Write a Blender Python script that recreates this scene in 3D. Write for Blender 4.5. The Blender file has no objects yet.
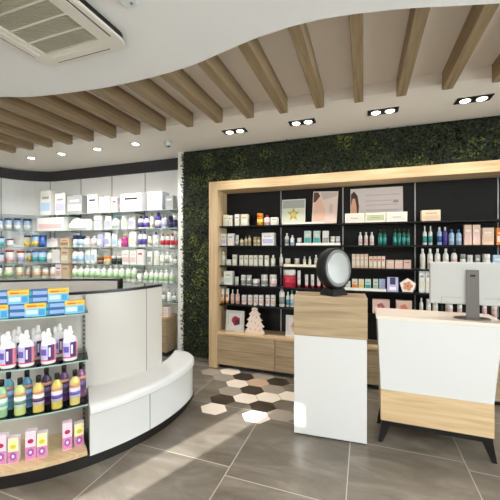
import bpy, bmesh, math, random
from mathutils import Vector, Matrix
random.seed(7)
PI = math.pi
C = bpy.context.scene.collection
# ------------------------------------------------------------------ camera model (photo 500x500)
F = 318.0; YAW = math.radians(19.7); EYE = 1.5; HOR = 248.0
S_, C_ = math.sin(YAW), math.cos(YAW)
def px_x(px, Y):            # world X on the plane y = Y
    a = (px-250)/F; return Y*(-S_+a*C_)/(C_+a*S_)
def px_yx(px, X):           # world Y on the plane x = X
    a = (px-250)/F; return X*(C_+a*S_)/(-S_+a*C_)
def px_z(px, py, Y):        # world Z on the plane y = Y
    a = (px-250)/F; return EYE+(HOR-py)/F*Y/(C_+a*S_)

# ------------------------------------------------------------------ materials
MATS = {}
def mat(name, col, rough=.5, metal=0, spec=.5, emit=None, estr=1, coat=0):
    if name in MATS: return MATS[name]
    m = bpy.data.materials.new(name); m.use_nodes = True
    b = m.node_tree.nodes['Principled BSDF']
    b.inputs['Base Color'].default_value = (*lin(col), 1)
    b.inputs['Roughness'].default_value = rough; b.inputs['Metallic'].default_value = metal
    b.inputs['Specular IOR Level'].default_value = spec
    b.inputs['Coat Weight'].default_value = coat
    if emit is not None:
        b.inputs['Emission Color'].default_value = (*lin(emit), 1); b.inputs['Emission Strength'].default_value = estr
    MATS[name] = m; return m
def lin(c):
    return tuple(((v/255)/12.92 if v/255 <= .04045 else ((v/255+.055)/1.055)**2.4) for v in c)
def col(c, rough=.4):
    return mat('paint_%d_%d_%d_%d' % (*c, int(rough*100)), c, rough)
def nodes(m): return m.node_tree.nodes, m.node_tree.links, m.node_tree.nodes['Principled BSDF']
def ramp(nt, stops):
    r = nt.new('ShaderNodeValToRGB')
    while len(r.color_ramp.elements) < len(stops): r.color_ramp.elements.new(.5)
    for e, (p, c) in zip(r.color_ramp.elements, stops): e.position = p; e.color = (*lin(c), 1)
    return r
def wood(name, c1, c2, c3, axis='X', rough=.45):
    m = mat(name, c2, rough); nt, lk, b = nodes(m)
    tc = nt.new('ShaderNodeTexCoord'); mp = nt.new('ShaderNodeMapping')
    sc = {'X': (1.2, 22, 22), 'Y': (22, 1.2, 22), 'Z': (22, 22, 1.2)}[axis]
    mp.inputs['Scale'].default_value = sc
    n = nt.new('ShaderNodeTexNoise'); n.inputs['Scale'].default_value = 1.6; n.inputs['Detail'].default_value = 6
    n.inputs['Distortion'].default_value = .6
    r = ramp(nt, [(.3, c1), (.5, c2), (.72, c3)])
    lk.new(tc.outputs['Object'], mp.inputs[0]); lk.new(mp.outputs[0], n.inputs[0]); lk.new(n.outputs[0], r.inputs[0])
    lk.new(r.outputs[0], b.inputs['Base Color'])
    return m
OAK = wood('light_oak', (184, 156, 118), (199, 172, 133), (210, 187, 150))
OAKZ = wood('light_oak_vertical', (184, 156, 118), (199, 172, 133), (210, 187, 150), 'Z')
OAKG = wood('greyed_oak', (140, 120, 92), (161, 140, 110), (176, 156, 127))
BEAM = wood('beam_oak', (126, 106, 78), (148, 126, 96), (164, 143, 112), 'Y', .6)
WHITE = mat('white_lacquer', (204, 205, 204), .25)
DRUM = mat('drum_grey_white', (194, 190, 184), .35)
WALLW = mat('white_panel', (232, 232, 230), .35)
POST = mat('white_post', (225, 223, 216), .5)
BLACK = mat('black_panel', (11, 11, 12), .5, spec=.25)
BLACKM = mat('black_metal', (16, 16, 17), .35)
CEIL = mat('ceiling_paint', (236, 228, 218), .9)
SOFF = mat('soffit_paint', (238, 237, 236), .9)
STEEL = mat('grey_steel', (150, 150, 150), .35, .7)
CHAR = mat('charcoal_band', (38, 38, 40), .6)
PLINTH = mat('black_plinth', (24, 21, 20), .35)
LAMPW = mat('lamp_glow', (255, 250, 240), .5, emit=(255, 246, 230), estr=9)

def make_floor_mat():
    m = mat('concrete_tile', (128, 118, 106), .33); nt, lk, b = nodes(m)
    geo = nt.new('ShaderNodeNewGeometry'); sep = nt.new('ShaderNodeSeparateXYZ'); lk.new(geo.outputs['Position'], sep.inputs[0])
    def mt(op, a, b2=None):
        n = nt.new('ShaderNodeMath'); n.operation = op
        for i, v in enumerate((a, b2)):
            if v is None: continue
            if isinstance(v, (int, float)): n.inputs[i].default_value = v
            else: lk.new(v, n.inputs[i])
        return n.outputs[0]
    P = .765
    x = mt('DIVIDE', mt('ADD', sep.outputs[0], .865), P); cx = mt('FLOOR', x)
    y = mt('DIVIDE', mt('ADD', mt('SUBTRACT', sep.outputs[1], 1.92), mt('MULTIPLY', cx, .085)), P); cy = mt('FLOOR', y)
    fx = mt('ABSOLUTE', mt('SUBTRACT', mt('FRACT', x), .5)); fy = mt('ABSOLUTE', mt('SUBTRACT', mt('FRACT', y), .5))
    g = mt('GREATER_THAN', mt('MAXIMUM', fx, fy), .4955)
    cv = nt.new('ShaderNodeCombineXYZ'); lk.new(cx, cv.inputs[0]); lk.new(cy, cv.inputs[1])
    wn = nt.new('ShaderNodeTexWhiteNoise'); lk.new(cv.outputs[0], wn.inputs[0])
    va = nt.new('ShaderNodeVectorMath'); va.operation = 'SCALE'; lk.new(wn.outputs['Color'], va.inputs[0]); va.inputs['Scale'].default_value = 7
    vb = nt.new('ShaderNodeVectorMath'); vb.operation = 'ADD'; lk.new(va.outputs[0], vb.inputs[0]); lk.new(geo.outputs['Position'], vb.inputs[1])
    mp = nt.new('ShaderNodeMapping'); mp.inputs['Scale'].default_value = (1.3, 3.4, 1); mp.inputs['Rotation'].default_value = (0, 0, .5)
    lk.new(vb.outputs[0], mp.inputs[0])
    n = nt.new('ShaderNodeTexNoise'); n.inputs['Scale'].default_value = 1.5; n.inputs['Detail'].default_value = 8; n.inputs['Roughness'].default_value = .62; n.inputs['Distortion'].default_value = .8
    lk.new(mp.outputs[0], n.inputs[0])
    r = ramp(nt, [(.3, (86, 79, 69)), (.52, (110, 103, 93)), (.72, (134, 127, 117))]); lk.new(n.outputs[0], r.inputs[0])
    mx = nt.new('ShaderNodeMix'); mx.data_type = 'RGBA'; lk.new(g, mx.inputs[0]); lk.new(r.outputs[0], mx.inputs[6]); mx.inputs[7].default_value = (*lin((168, 160, 148)), 1)
    lk.new(mx.outputs[2], b.inputs['Base Color'])
    r2 = nt.new('ShaderNodeMapRange'); lk.new(n.outputs[0], r2.inputs[0]); r2.inputs[3].default_value = .22; r2.inputs[4].default_value = .42
    lk.new(r2.outputs[0], b.inputs['Roughness'])
    return m
FLOOR = make_floor_mat()
def make_glass():
    m = bpy.data.materials.new('shelf_glass'); m.use_nodes = True; nt = m.node_tree.nodes; lk = m.node_tree.links
    for n in list(nt):
        if n.type != 'OUTPUT_MATERIAL': nt.remove(n)
    out = [n for n in nt if n.type == 'OUTPUT_MATERIAL'][0]
    t = nt.new('ShaderNodeBsdfTransparent'); t.inputs[0].default_value = (.94, .975, .965, 1)
    g = nt.new('ShaderNodeBsdfGlossy'); g.inputs['Roughness'].default_value = .05; g.inputs[0].default_value = (.9, .95, .94, 1)
    f = nt.new('ShaderNodeFresnel'); f.inputs[0].default_value = 1.3
    mx = nt.new('ShaderNodeMixShader'); lk.new(f.outputs[0], mx.inputs[0]); lk.new(t.outputs[0], mx.inputs[1]); lk.new(g.outputs[0], mx.inputs[2])
    lk.new(mx.outputs[0], out.inputs[0]); return m
GLASS = make_glass()
GEDGE = mat('glass_edge_green', (150, 184, 176), .15)
MIRROR = mat('mirror_silver', (206, 208, 208), .25, .6)
ALU = mat('brushed_aluminium', (182, 182, 180), .38, .25)
DSTEEL = mat('dark_brushed_steel', (112, 108, 106), .35, .5)

# ------------------------------------------------------------------ mesh builder
class MB:
    def __init__(s): s.v = []; s.f = []; s.m = []; s.mats = []; s.sm = []
    def mi(s, m):
        if m not in s.mats: s.mats.append(m)
        return s.mats.index(m)
    def add(s, vs, fs, m, smooth=False):
        o = len(s.v); s.v += [tuple(v) for v in vs]; i = s.mi(m)
        for f in fs: s.f.append([o+k for k in f]); s.m.append(i); s.sm.append(smooth)
        return s
    def box(s, x0, x1, y0, y1, z0, z1, m, M=None):
        vs = [Vector((x, y, z)) for x in (x0, x1) for y in (y0, y1) for z in (z0, z1)]
        if M is not None: vs = [M @ v for v in vs]
        return s.add(vs, [(0, 1, 3, 2), (4, 6, 7, 5), (0, 4, 5, 1), (2, 3, 7, 6), (0, 2, 6, 4), (1, 5, 7, 3)], m)
    def hexa(s, vs, m):     # 4 bottom + 4 top corners
        return s.add(vs, [(3, 2, 1, 0), (4, 5, 6, 7), (0, 1, 5, 4), (1, 2, 6, 5), (2, 3, 7, 6), (3, 0, 4, 7)], m)
    def prism(s, pts, z0, z1, m, M=None, side=None):
        n = len(pts); vs = [Vector((x, y, z0)) for x, y in pts]+[Vector((x, y, z1)) for x, y in pts]
        if M is not None: vs = [M @ v for v in vs]
        s.add(vs, [tuple(range(n-1, -1, -1)), tuple(range(n, 2*n))], m)
        return s.add(vs, [(i, (i+1) % n, n+(i+1) % n, n+i) for i in range(n)], side or m)
    def lathe(s, prof, m, seg=20, c=(0, 0, 0), sx=1, sy=1, M=None, smooth=True):
        vs = []; fs = []
        for r, z in prof:
            for k in range(seg):
                a = 2*PI*k/seg; vs.append(Vector((c[0]+r*math.cos(a)*sx, c[1]+r*math.sin(a)*sy, c[2]+z)))
        if M is not None: vs = [M @ v for v in vs]
        for i in range(len(prof)-1):
            for k in range(seg):
                fs.append((i*seg+k, i*seg+(k+1) % seg, (i+1)*seg+(k+1) % seg, (i+1)*seg+k))
        s.add(vs, fs, m, smooth)
        n = len(prof)-1; o = len(s.v)-len(vs); i = s.mi(m)
        s.f.append([o+k for k in range(seg-1, -1, -1)]); s.m.append(i); s.sm.append(False)
        s.f.append([o+n*seg+k for k in range(seg)]); s.m.append(i); s.sm.append(False)
        return s
    def strip(s, inner, outer, z0, z1, m, top=None):   # closed solid between two open curves in plan
        n = len(inner); vs = []
        for p, q in zip(inner, outer): vs += [(p[0], p[1], z0), (q[0], q[1], z0), (q[0], q[1], z1), (p[0], p[1], z1)]
        fs = []; ft = []
        for i in range(n-1):
            a = 4*i; b = a+4
            fs += [(a, b, b+1, a+1), (a+1, b+1, b+2, a+2), (a+3, a, b, b+3)] if False else [(a+1, b+1, b+2, a+2), (a+3, b+3, b, a)]
            ft += [(a, b, b+1, a+1), (a+2, b+2, b+3, a+3)]
        fs += [(0, 1, 2, 3), (4*n-1, 4*n-2, 4*n-3, 4*n-4)]
        s.add(vs, fs, m, False); s.add(vs, ft, top or m, False)
        return s
    def build(s, name, parent=None, bevel=0, seg=2, smooth=False):
        me = bpy.data.meshes.new(name); me.from_pydata(s.v, [], s.f)
        for m in s.mats: me.materials.append(m)
        me.polygons.foreach_set('material_index', s.m); me.polygons.foreach_set('use_smooth', [x or smooth for x in s.sm])
        bm = bmesh.new(); bm.from_mesh(me)
        bmesh.ops.remove_doubles(bm, verts=bm.verts, dist=1e-6)
        bmesh.ops.recalc_face_normals(bm, faces=bm.faces); bm.to_mesh(me); bm.free()
        me.update()
        o = bpy.data.objects.new(name, me); C.objects.link(o)
        if parent: o.parent = parent
        if bevel:
            b = o.modifiers.new('bevel', 'BEVEL'); b.width = bevel; b.segments = seg; b.limit_method = 'ANGLE'
        return o
def tag(o, label=None, cat=None, group=None, kind=None):
    if label: o['label'] = label
    if cat: o['category'] = cat
    if group: o['group'] = group
    if kind: o['kind'] = kind
    return o
def thing(name, label, cat, loc=(0, 0, 0), rz=0, group=None):
    o = bpy.data.objects.new(name, None); C.objects.link(o); o.location = loc; o.rotation_euler = (0, 0, rz)
    o.empty_display_size = .05
    return tag(o, label, cat, group)
def struct(name, mb, bevel=0): return tag(mb.build(name, bevel=bevel), kind='structure')

# ------------------------------------------------------------------ room shell
XL, XR, YB, YF, ZC, ZR, ZS = -5.6, 3.5, -1.7, 4.0, 2.80, 2.89, 2.66
m = MB(); m.box(XL-.3, XR+.2, YB-.2, YF+.2, -.1, 0, FLOOR)
HEXD = mat('hexagon_dark', (52, 44, 36), .35); HEXW = mat('hexagon_white', (226, 214, 200), .35)
HEXG = mat('hexagon_grey', (150, 140, 128), .35); HEXB = mat('hexagon_beige', (186, 160, 134), .35)
hexes = {(0, 0): HEXW, (0, 1): HEXD, (0, 2): HEXG, (0, 3): HEXW, (0, 4): HEXD, (1, 1): HEXW, (1, 2): HEXD, (1, 3): HEXB, (1, 4): HEXG,
         (2, 0): HEXW, (2, 1): HEXD, (2, 2): HEXW, (2, 3): HEXG, (2, 4): HEXD, (3, 0): HEXG, (3, 2): HEXW, (-1, 3): HEXG, (-1, 4): HEXW, (4, 3): HEXW, (4, 4): HEXD, (-2, 4): HEXG}
for (c, r), hm in hexes.items():
    cx = -1.32+.208*c; cy = 2.68+.195*r+(.0975 if c % 2 else 0)
    m.prism([(cx+.137*math.cos(a)*.985, cy+.1126*math.sin(a)*.985) for a in [k*PI/3 for k in range(6)]], -.01, .0012, hm)
struct('floor', m)
# back wall behind everything
m = MB(); m.box(XL-.2, XR+.2, YF, YF+.12, 0, 3.1, WALLW); struct('wall_back', m)
# left wall with rounded corner: inner profile polyline
prof = [(-2.37, 3.99)]
RC = .68; cxr, cyr = XL+.05+RC, 3.99-RC
for k in range(0, 13):
    a = PI/2+PI/2*k/12; prof.append((cxr+RC*math.cos(a), cyr+RC*math.sin(a)))
prof.append((XL+.05, YB))
def offset(pl, d):       # offset towards the room side
    out = []
    for i, p in enumerate(pl):
        a = Vector(pl[max(i-1, 0)]); b = Vector(pl[min(i+1, len(pl)-1)])
        t = (b-a).normalized(); n = Vector((-t.y, t.x)); out.append((p[0]+n.x*d, p[1]+n.y*d))
    return out
m = MB(); m.strip(offset(prof, 0), offset(prof, -.04), 0, ZC, WALLW); struct('wall_left', m)
m = MB(); m.strip(offset(prof, .03), offset(prof, 0), 2.635, ZC, CHAR); struct('trim_1', m)
m = MB()
JG = mat('joint_grey', (110, 110, 108), .7)
for X in (-3.11, -3.74, -4.38): m.box(X-.0035, X+.0035, 3.984, 3.99, 0, 2.635, JG)
for i in (3, 11):
    x, y = offset(prof, .002)[i]; m.box(x-.004, x+.004, y-.004, y+.004, 0, 2.635, JG)
struct('trim_2', m)
m = MB(); m.box(-2.372, -2.296, 3.73, 4.0, 0, ZC, POST); struct('trim_3', m)
# green wall backing (left strip, top strip, right part)
MOSS = mat('moss_backing', (16, 24, 10), .95)
m = MB(); m.box(-2.296, -1.845, 3.76, 4.0, .05, ZC, MOSS); m.box(-1.845, 2.13, 3.76, 4.0, 2.34, ZC, MOSS); m.box(2.13, XR, 3.76, 4.0, .05, ZC, MOSS)
struct('wall_green', m)
m = MB(); m.box(-2.296, -1.845, 3.745, 3.99, 0, .05, mat('grey_skirting', (120, 116, 108), .5)); struct('baseboard_back', m)
# ceilings
def spl(pts, n=8):
    out = []
    for i in range(len(pts)-1):
        p0 = pts[max(i-1, 0)]; p1 = pts[i]; p2 = pts[i+1]; p3 = pts[min(i+2, len(pts)-1)]
        for k in range(n):
            t = k/n
            out.append(tuple(.5*((2*p1[j])+(-p0[j]+p2[j])*t+(2*p0[j]-5*p1[j]+4*p2[j]-p3[j])*t*t+(-p0[j]+3*p1[j]-3*p2[j]+p3[j])*t**3) for j in (0, 1)))
    out.append(tuple(pts[-1])); return out
scurve = spl([(XL-.1, .55), (-4.4, .95), (-3.4, 1.37), (-2.63, 1.653), (-2.33, 1.745), (-1.80, 1.81), (-1.37, 1.81), (-1.04, 1.78), (-.806, 1.725), (-.535, 1.662), (-.31, 1.64), (-.11, 1.65), (.165, 1.70), (.39, 1.76), (.61, 1.82), (1.0, 1.92), (1.6, 1.98), (2.4, 1.9), (XR+.1, 1.7)])
m = MB(); m.strip([(x, YB-.1) for x, y in scurve], scurve, ZS, ZR+.1, SOFF); struct('ceiling_soffit', m)
m = MB(); m.box(XL-.2, XR+.2, 2.89, YF+.1, ZC, ZR+.2, CEIL); m.box(XL-.2, XR+.2, .3, 2.89, ZR, ZR+.2, CEIL); struct('ceiling', m)
# side / front walls behind the camera (openings put in to admit daylight and sun)
WP = mat('shop_wall_paint', (214, 210, 204), .8)
m = MB()  # unseen front wall; tall slit and high slot shaped for the sun patches
m.box(XL-.1, -2.99, YB-.1, YB, 0, 3.0, WP); m.box(-2.99, -2.70, YB-.1, YB, 2.02, 3.0, WP)
m.box(-2.70, -2.37, YB-.1, YB, 0, 3.0, WP); m.box(-2.37, -2.25, YB-.1, YB, 0, 1.94, WP); m.box(-2.37, -2.25, YB-.1, YB, 2.14, 3.0, WP)
m.box(-2.25, XR+.1, YB-.1, YB, 0, 3.0, WP)
struct('wall_front', m)
m = MB()
m.box(XR, XR+.1, YB, -1.3, 0, 3.0, WP); m.box(XR, XR+.1, 2.6, YF, 0, 3.0, WP); m.box(XR, XR+.1, -1.3, 2.6, 2.5, 3.0, WP)
struct('wall_right', m)
m = MB()
for y in (-1.3, 0, 1.3, 2.56): m.box(XR+.02, XR+.07, y, y+.04, 0, 2.5, CHAR)
m.box(XR+.02, XR+.07, -1.3, 2.6, 2.46, 2.5, CHAR); m.box(XR+.02, XR+.07, -1.3, 2.6, 0, .04, CHAR)
m.box(XR+.04, XR+.048, -1.26, 2.56, .04, 2.46, GLASS)
struct('window_1', m)  # unseen glazing, added to bring sky light in from the right

# ------------------------------------------------------------------ foliage of the green wall (uncountable)
def leaf_mats():
    out = []
    for i, c in enumerate([(20, 28, 12), (36, 48, 19), (54, 68, 27), (86, 100, 40), (116, 122, 54)]):
        out.append(mat('leaf_green_%s' % 'abcde'[i], c, .6))
    return out
LM = leaf_mats()
m = MB()
clumps = [(random.uniform(-2.33, 3.4), random.uniform(.1, 2.8), random.uniform(.05, .13), random.random()) for _ in range(260)]
clumps += [(-2.03, 1.02, .1, .99), (-2.1, 1.06, .07, .99), (-1.95, 1.5, .08, .95), (-.2, 2.58, .09, .95)]
def leaf_zone(x0, x1, z0, z1, n):
    for _ in range(n):
        x = random.uniform(x0, x1); z = random.uniform(z0, z1); y = 3.752-random.random()**2*.055
        k = random.random()*.45; 
        for cx, cz, cr, cv in clumps:
            if (x-cx)**2+(z-cz)**2 < cr*cr: k = max(k, random.random()*(.35+.7*cv)); break
        mt_ = LM[min(4, int(k*5))] if k > .4 else LM[0 if random.random() < .6 else 1]
        L = random.uniform(.018, .042); W = L*random.uniform(.35, .6); a = random.uniform(0, 2*PI); t = random.uniform(-.9, .9)
        d = Vector((math.cos(a), -abs(math.sin(t))*.7, math.sin(a))).normalized()
        w = d.cross(Vector((random.uniform(-.4, .4), -1, random.uniform(-.4, .4)))).normalized()*W*.5
        p = Vector((x, y, z))
        m.add([p, p+d*L*.5+w, p+d*L, p+d*L*.5-w], [(0, 1, 2, 3)], mt_)
leaf_zone(-2.30, -1.85, .06, 2.765, 9500)
leaf_zone(-1.85, 2.1, 2.345, 2.765, 12000)
leaf_zone(2.1, 3.4, .06, 2.765, 5000)
tag(m.build('moss_foliage'), 'dark green moss and leaf covering of the wall around the oak display frame', 'plants', kind='stuff')

# ------------------------------------------------------------------ ceiling beams
for i in range(-3, 14):
    xc = -.04-.33*i
    yb = min(scurve, key=lambda p: abs(p[0]-xc))[1]
    m = MB(); m.box(-.037, .037, yb-.06, 2.888, 0, .139, BEAM)
    o = m.build('ceiling_beam', bevel=.003); o.location = (xc, 0, 2.75)
    n = i+4
    W = ['first', 'second', 'third', 'fourth', 'fifth', 'sixth', 'seventh', 'eighth', 'ninth', 'tenth', 'eleventh', 'twelfth', 'thirteenth', 'fourteenth', 'fifteenth', 'sixteenth', 'seventeenth']
    tag(o, 'brown oak ceiling beam, %s from the right of the row in the ceiling recess' % W[n-1], 'beam', 'oak beams in the ceiling recess')

# ------------------------------------------------------------------ ceiling fittings
def light(name, kind, energy, loc, color=(1, .93, .84), parent=None, **k):
    l = bpy.data.lights.new(name, kind); l.energy = energy; l.color = color
    for a, b in k.items(): setattr(l, a, b)
    o = bpy.data.objects.new(name, l); C.objects.link(o); o.location = loc
    if parent: o.parent = parent
    return o
for X, w in zip((-1.35, -.60, .17, .90, 1.65, 2.4), ('above the left post of the display frame', 'third from the right in the photo', 'second from the right in the photo', 'at the right edge of the photo', 'outside right', 'far outside right')):
    t = thing('recessed_spotlight', 'twin recessed spotlight in a black trim, %s' % w, 'spotlight', (X, 3.27, ZC), 0, 'twin spotlights above the display')
    m = MB(); m.box(-.135, .135, -.06, .06, -.006, 0, BLACKM); hs = m.build('housing', t)
    for s in (-.062, .062):
        m = MB(); m.lathe([(.05, -.009), (.05, -.006)], STEEL, 20, (s, 0, 0)); h = m.build('lamp_ring', hs)
        m = MB(); m.lathe([(.036, -.013), (.04, -.009)], LAMPW, 20, (s, 0, 0)); m.build('lamp', hs)
    light('lamp_light', 'SPOT', 36, (0, 0, -.03), parent=t, spot_size=math.radians(125), spot_blend=.8, shadow_soft_size=.06)
for X, w in zip((-4.51, -3.92, -3.29, -2.68), ('leftmost of the four', 'second from left of the four', 'third from left of the four', 'nearest the moss wall')):
    t = thing('round_downlight', 'small round white recessed downlight over the white shelves, %s' % w, 'downlight', (X, 3.25, ZC), 0, 'round downlights over the white shelves')
    m = MB(); m.lathe([(.058, -.006), (.062, 0)], WHITE, 24); m.build('ring', t)
    m = MB(); m.lathe([(.04, -.009), (.042, -.006)], LAMPW, 20); m.build('lamp', t)
    light('lamp_light', 'SPOT', 58, (0, 0, -.03), (1, .985, .97), parent=t, spot_size=math.radians(140), spot_blend=.8, shadow_soft_size=.06)
t = thing('ceiling_sensor', 'small white ceiling sensor with dark lens by the corner of the moss wall', 'sensor', (-2.26, 3.33, ZC))
m = MB(); m.lathe([(.035, -.06), (.045, -.05), (.045, 0)], WHITE, 20); m.build('body', t)
m = MB(); m.lathe([(.012, -.0), (.016, .014)], BLACKM, 12, M=Matrix.Translation((.02, -.02, -.07))); m.build('lens', t)
t = thing('smoke_detector', 'pale round smoke detector on the soffit beside the air conditioner', 'smoke detector', (-1.03, 1.20, ZS))
m = MB(); m.lathe([(.035, -.02), (.045, -.014), (.048, 0)], mat('detector_plastic', (215, 218, 220), .5), 24); m.build('body', t)
m = MB(); m.lathe([(.006, -.023), (.008, -.02)], STEEL, 10, (.01, .01, 0)); m.build('sensor_eye', t)
# air conditioner cassette
def rrect(w, h, r, n=6):
    pts = []
    for cx, cy, a0 in ((w-r, h-r, 0), (-w+r, h-r, PI/2), (-w+r, -h+r, PI), (w-r, -h+r, 1.5*PI)):
        for k in range(n+1): a = a0+PI/2*k/n; pts.append((cx+r*math.cos(a), cy+r*math.sin(a)))
    return pts
t = thing('air_conditioner', 'white square ceiling cassette air conditioner with a slatted grille in the soffit', 'air conditioner', (-1.53, 1.13, ZS))
ACW = mat('conditioner_plastic', (222, 217, 206), .45)
GRL = mat('grille_beige', (186, 182, 164), .6)
m = MB()
o_ = rrect(.31, .31, .075); i_ = rrect(.197, .197, .012)
n = len(o_)
o2 = rrect(.302, .302, .07)
vs = [(x, y, -.048) for x, y in o2]+[(x, y, -.044) for x, y in o_]+[(x, y, -.034) for x, y in o_]+[(x, y, -.048) for x, y in i_]+[(x, y, -.026) for x, y in i_]
fs = []
for k in range(n):
    j = (k+1) % n
    fs += [(k, j, n+j, n+k), (n+k, n+j, 2*n+j, 2*n+k), (3*n+k, 3*n+j, j, k), (2*n+k, 2*n+j, 4*n+j, 4*n+k), (3*n+j, 3*n+k, 4*n+k, 4*n+j)]
m.add(vs, fs, ACW); pn = m.build('panel', t)
m = MB(); m.prism(rrect(.302, .302, .07), -.0345, 0, BLACKM); m.build('housing', t)  # black box stands in for the shadow gap above the panel
for a in range(4):
    M = Matrix.Rotation(a*PI/2, 4, 'Z')
    m = MB(); m.box(-.19, .19, .232, .272, -.0515, -.047, ACW, M); m.box(-.195, .195, .274, .28, -.0495, -.047, BLACKM, M); m.build('air_flap', pn)
m = MB(); m.box(-.195, .195, -.195, .195, -.036, -.03, GRL)
for k in range(1, 4):
    y = -.195+.39*k/4; m.box(-.195, .195, y-.004, y+.004, -.046, -.036, ACW)
for k in range(40):
    y = -.19+.38*k/39; m.box(-.195, .195, y-.0015, y+.0015, -.041, -.036, GRL)
m.build('grille', t)
# unseen fill light panels added in the soffit behind the camera
PAN = mat('fill_panel_glow', (255, 255, 255), .5, emit=(255, 249, 240), estr=5)
for X, Y in ((-3.6, -.7), (-1.9, -.7), (-.2, -.7), (1.5, -.7), (2.6, .6), (-4.3, .2), (.6, .4)):
    t = thing('added_light_panel', 'square white fill light panel added in the soffit towards the shop front', 'ceiling light', (X, Y, ZS), 0, 'added fill light panels in the soffit')
    m = MB(); m.box(-.31, .31, -.31, .31, -.008, 0, WHITE); m.build('frame', t)
    m = MB(); m.box(-.29, .29, -.29, .29, -.012, -.008, PAN); m.build('diffuser', t)
    light('lamp_light', 'AREA', 25, (0, 0, -.02), (1, .985, .965), parent=t, size=.58)

# ------------------------------------------------------------------ product kinds
def item(kind, w, h, d, body, cap, lab, loc, label, cat, group, rz=0, name=None):
    nm = name or {'carton': 'carton', 'bottle': 'bottle', 'tube': 'cosmetic_tube', 'jar': 'jar', 'pump': 'pump_bottle', 'tin': 'milk_tin', 'pouch': 'soft_pack', 'spray': 'spray_bottle'}[kind]
    t = thing(nm, label, cat, loc, rz, group)
    B, K, Lb = col(body, .4), col(cap, .35), col(lab, .5)
    r = w/2; sy = min(1, d/w) if w else 1
    if kind == 'carton':
        m = MB(); m.box(-r, r, -d/2, d/2, 0, h, B); m.build('box_body', t, bevel=min(.0015, w*.05), seg=1)
        m = MB(); m.box(-r*.86, r*.86, -d/2-.0006, -d/2+.001, h*.18, h*.52, Lb); m.box(-r*.6, r*.6, -d/2-.0006, -d/2+.001, h*.66, h*.76, K)
        m.build('printed_label', t)
    elif kind == 'pouch':
        m = MB(); m.lathe([(r*.92, 0), (r, h*.1), (r*.98, h*.6), (r*.9, h*.86), (r*.86, h*.88), (r*.86, h)], B, 16, sx=1, sy=.5); m.build('pack_body', t)
        m = MB(); m.box(-r*.7, r*.7, -r*.5-.0015, -r*.46, h*.2, h*.62, Lb); m.build('printed_label', t)
    elif kind in ('bottle', 'spray'):
        ch = h*.2 if kind == 'bottle' else h*.26
        bh = h-ch
        m = MB(); m.lathe([(r*.9, 0), (r, h*.02), (r, bh*.78), (r*.93, bh*.88), (r*.6, bh*.97), (r*.42, bh)], B, 16, sy=sy); m.build('body', t)
        cr = .42 if kind == 'bottle' else .3
        m = MB(); m.lathe([(r*cr*1.05, bh), (r*cr*1.1, h*.99), (r*cr, h)], K, 12, sy=1); m.build('cap', t)
        m = MB(); m.lathe([(r*1.012, bh*.18), (r*1.012, bh*.62)], Lb, 16, sy=sy); m.build('printed_label', t)
    elif kind == 'tube':
        m = MB(); n = 14; vs = []; fs = []
        rings = [(r*.9, r*.9*sy, h*.16), (r, r*.95*sy, h*.24), (r, r*.6*sy, h*.65), (r, r*.08, h)]
        for a, b, z in rings:
            for k in range(n): an = 2*PI*k/n; vs.append((a*math.cos(an), b*math.sin(an), z))
        for i in range(3):
            for k in range(n): fs.append((i*n+k, i*n+(k+1) % n, (i+1)*n+(k+1) % n, (i+1)*n+k))
        fs += [tuple(range(n-1, -1, -1)), tuple(3*n+k for k in range(n))]
        m.add(vs, fs, B, True); m.build('body', t)
        m = MB(); m.lathe([(r*.8, 0), (r*.85, h*.16)], K, 14, sy=sy); m.build('cap', t)
        m = MB(); m.box(-r*.6, r*.6, -r*.82*sy-.001, -r*.5*sy, h*.42, h*.6, Lb); m.build('printed_label', t)
    elif kind == 'jar':
        m = MB(); m.lathe([(r*.93, 0), (r, h*.06), (r, h*.62), (r*.9, h*.68)], B, 18, sy=sy); m.build('body', t)
        m = MB(); m.lathe([(r*.97, h*.68), (r*.97, h*.97), (r*.9, h)], K, 18, sy=sy); m.build('lid', t)
        m = MB(); m.lathe([(r*1.012, h*.14), (r*1.012, h*.5)], Lb, 18, sy=sy); m.build('printed_label', t)
    elif kind == 'tin':
        m = MB(); m.lathe([(r*.96, 0), (r*.96, h*.9)], B, 20, sy=sy); m.build('body', t)
        m = MB(); m.lathe([(r, h*.85), (r, h*.98), (r*.92, h)], K, 20, sy=sy); m.build('lid', t)
        m = MB(); m.lathe([(r*.975, h*.12), (r*.975, h*.48)], Lb, 20, sy=sy); m.build('printed_label', t)
    elif kind == 'pump':
        bh = h*.68
        m = MB(); m.lathe([(r*.92, 0), (r, h*.03), (r, bh*.85), (r*.8, bh*.96), (r*.4, bh)], B, 18, sy=sy); m.build('body', t)
        m = MB(); m.lathe([(r*.4, bh), (r*.36, bh+h*.1), (r*.14, bh+h*.11), (r*.14, h*.96)], K, 12); m.box(-r*.8, r*.2, -r*.12, r*.12, h*.94, h, K); m.build('pump_head', t)
        m = MB(); m.lathe([(r*1.012, bh*.15), (r*1.012, bh*.7)], Lb, 18, sy=sy); m.build('printed_label', t)
    return t
ORD = ['first', 'second', 'third', 'fourth', 'fifth', 'sixth', 'seventh', 'eighth', 'ninth', 'tenth', 'eleventh', 'twelfth', 'thirteenth', 'fourteenth', 'fifteenth', 'sixteenth', 'seventeenth', 'eighteenth', 'nineteenth', 'twentieth', 'twenty-first', 'twenty-second', 'twenty-third', 'twenty-fourth', 'twenty-fifth', 'twenty-sixth', 'twenty-seventh', 'twenty-eighth']
CAT = {'carton': 'box', 'bottle': 'bottle', 'tube': 'tube', 'jar': 'jar', 'pump': 'bottle', 'tin': 'tin', 'pouch': 'packet', 'spray': 'bottle'}
KN = {'carton': 'carton', 'bottle': 'bottle', 'tube': 'cosmetic tube', 'jar': 'jar', 'pump': 'pump bottle', 'tin': 'milk powder tin', 'pouch': 'soft pack', 'spray': 'slim-necked bottle'}
CN = {}
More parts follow.
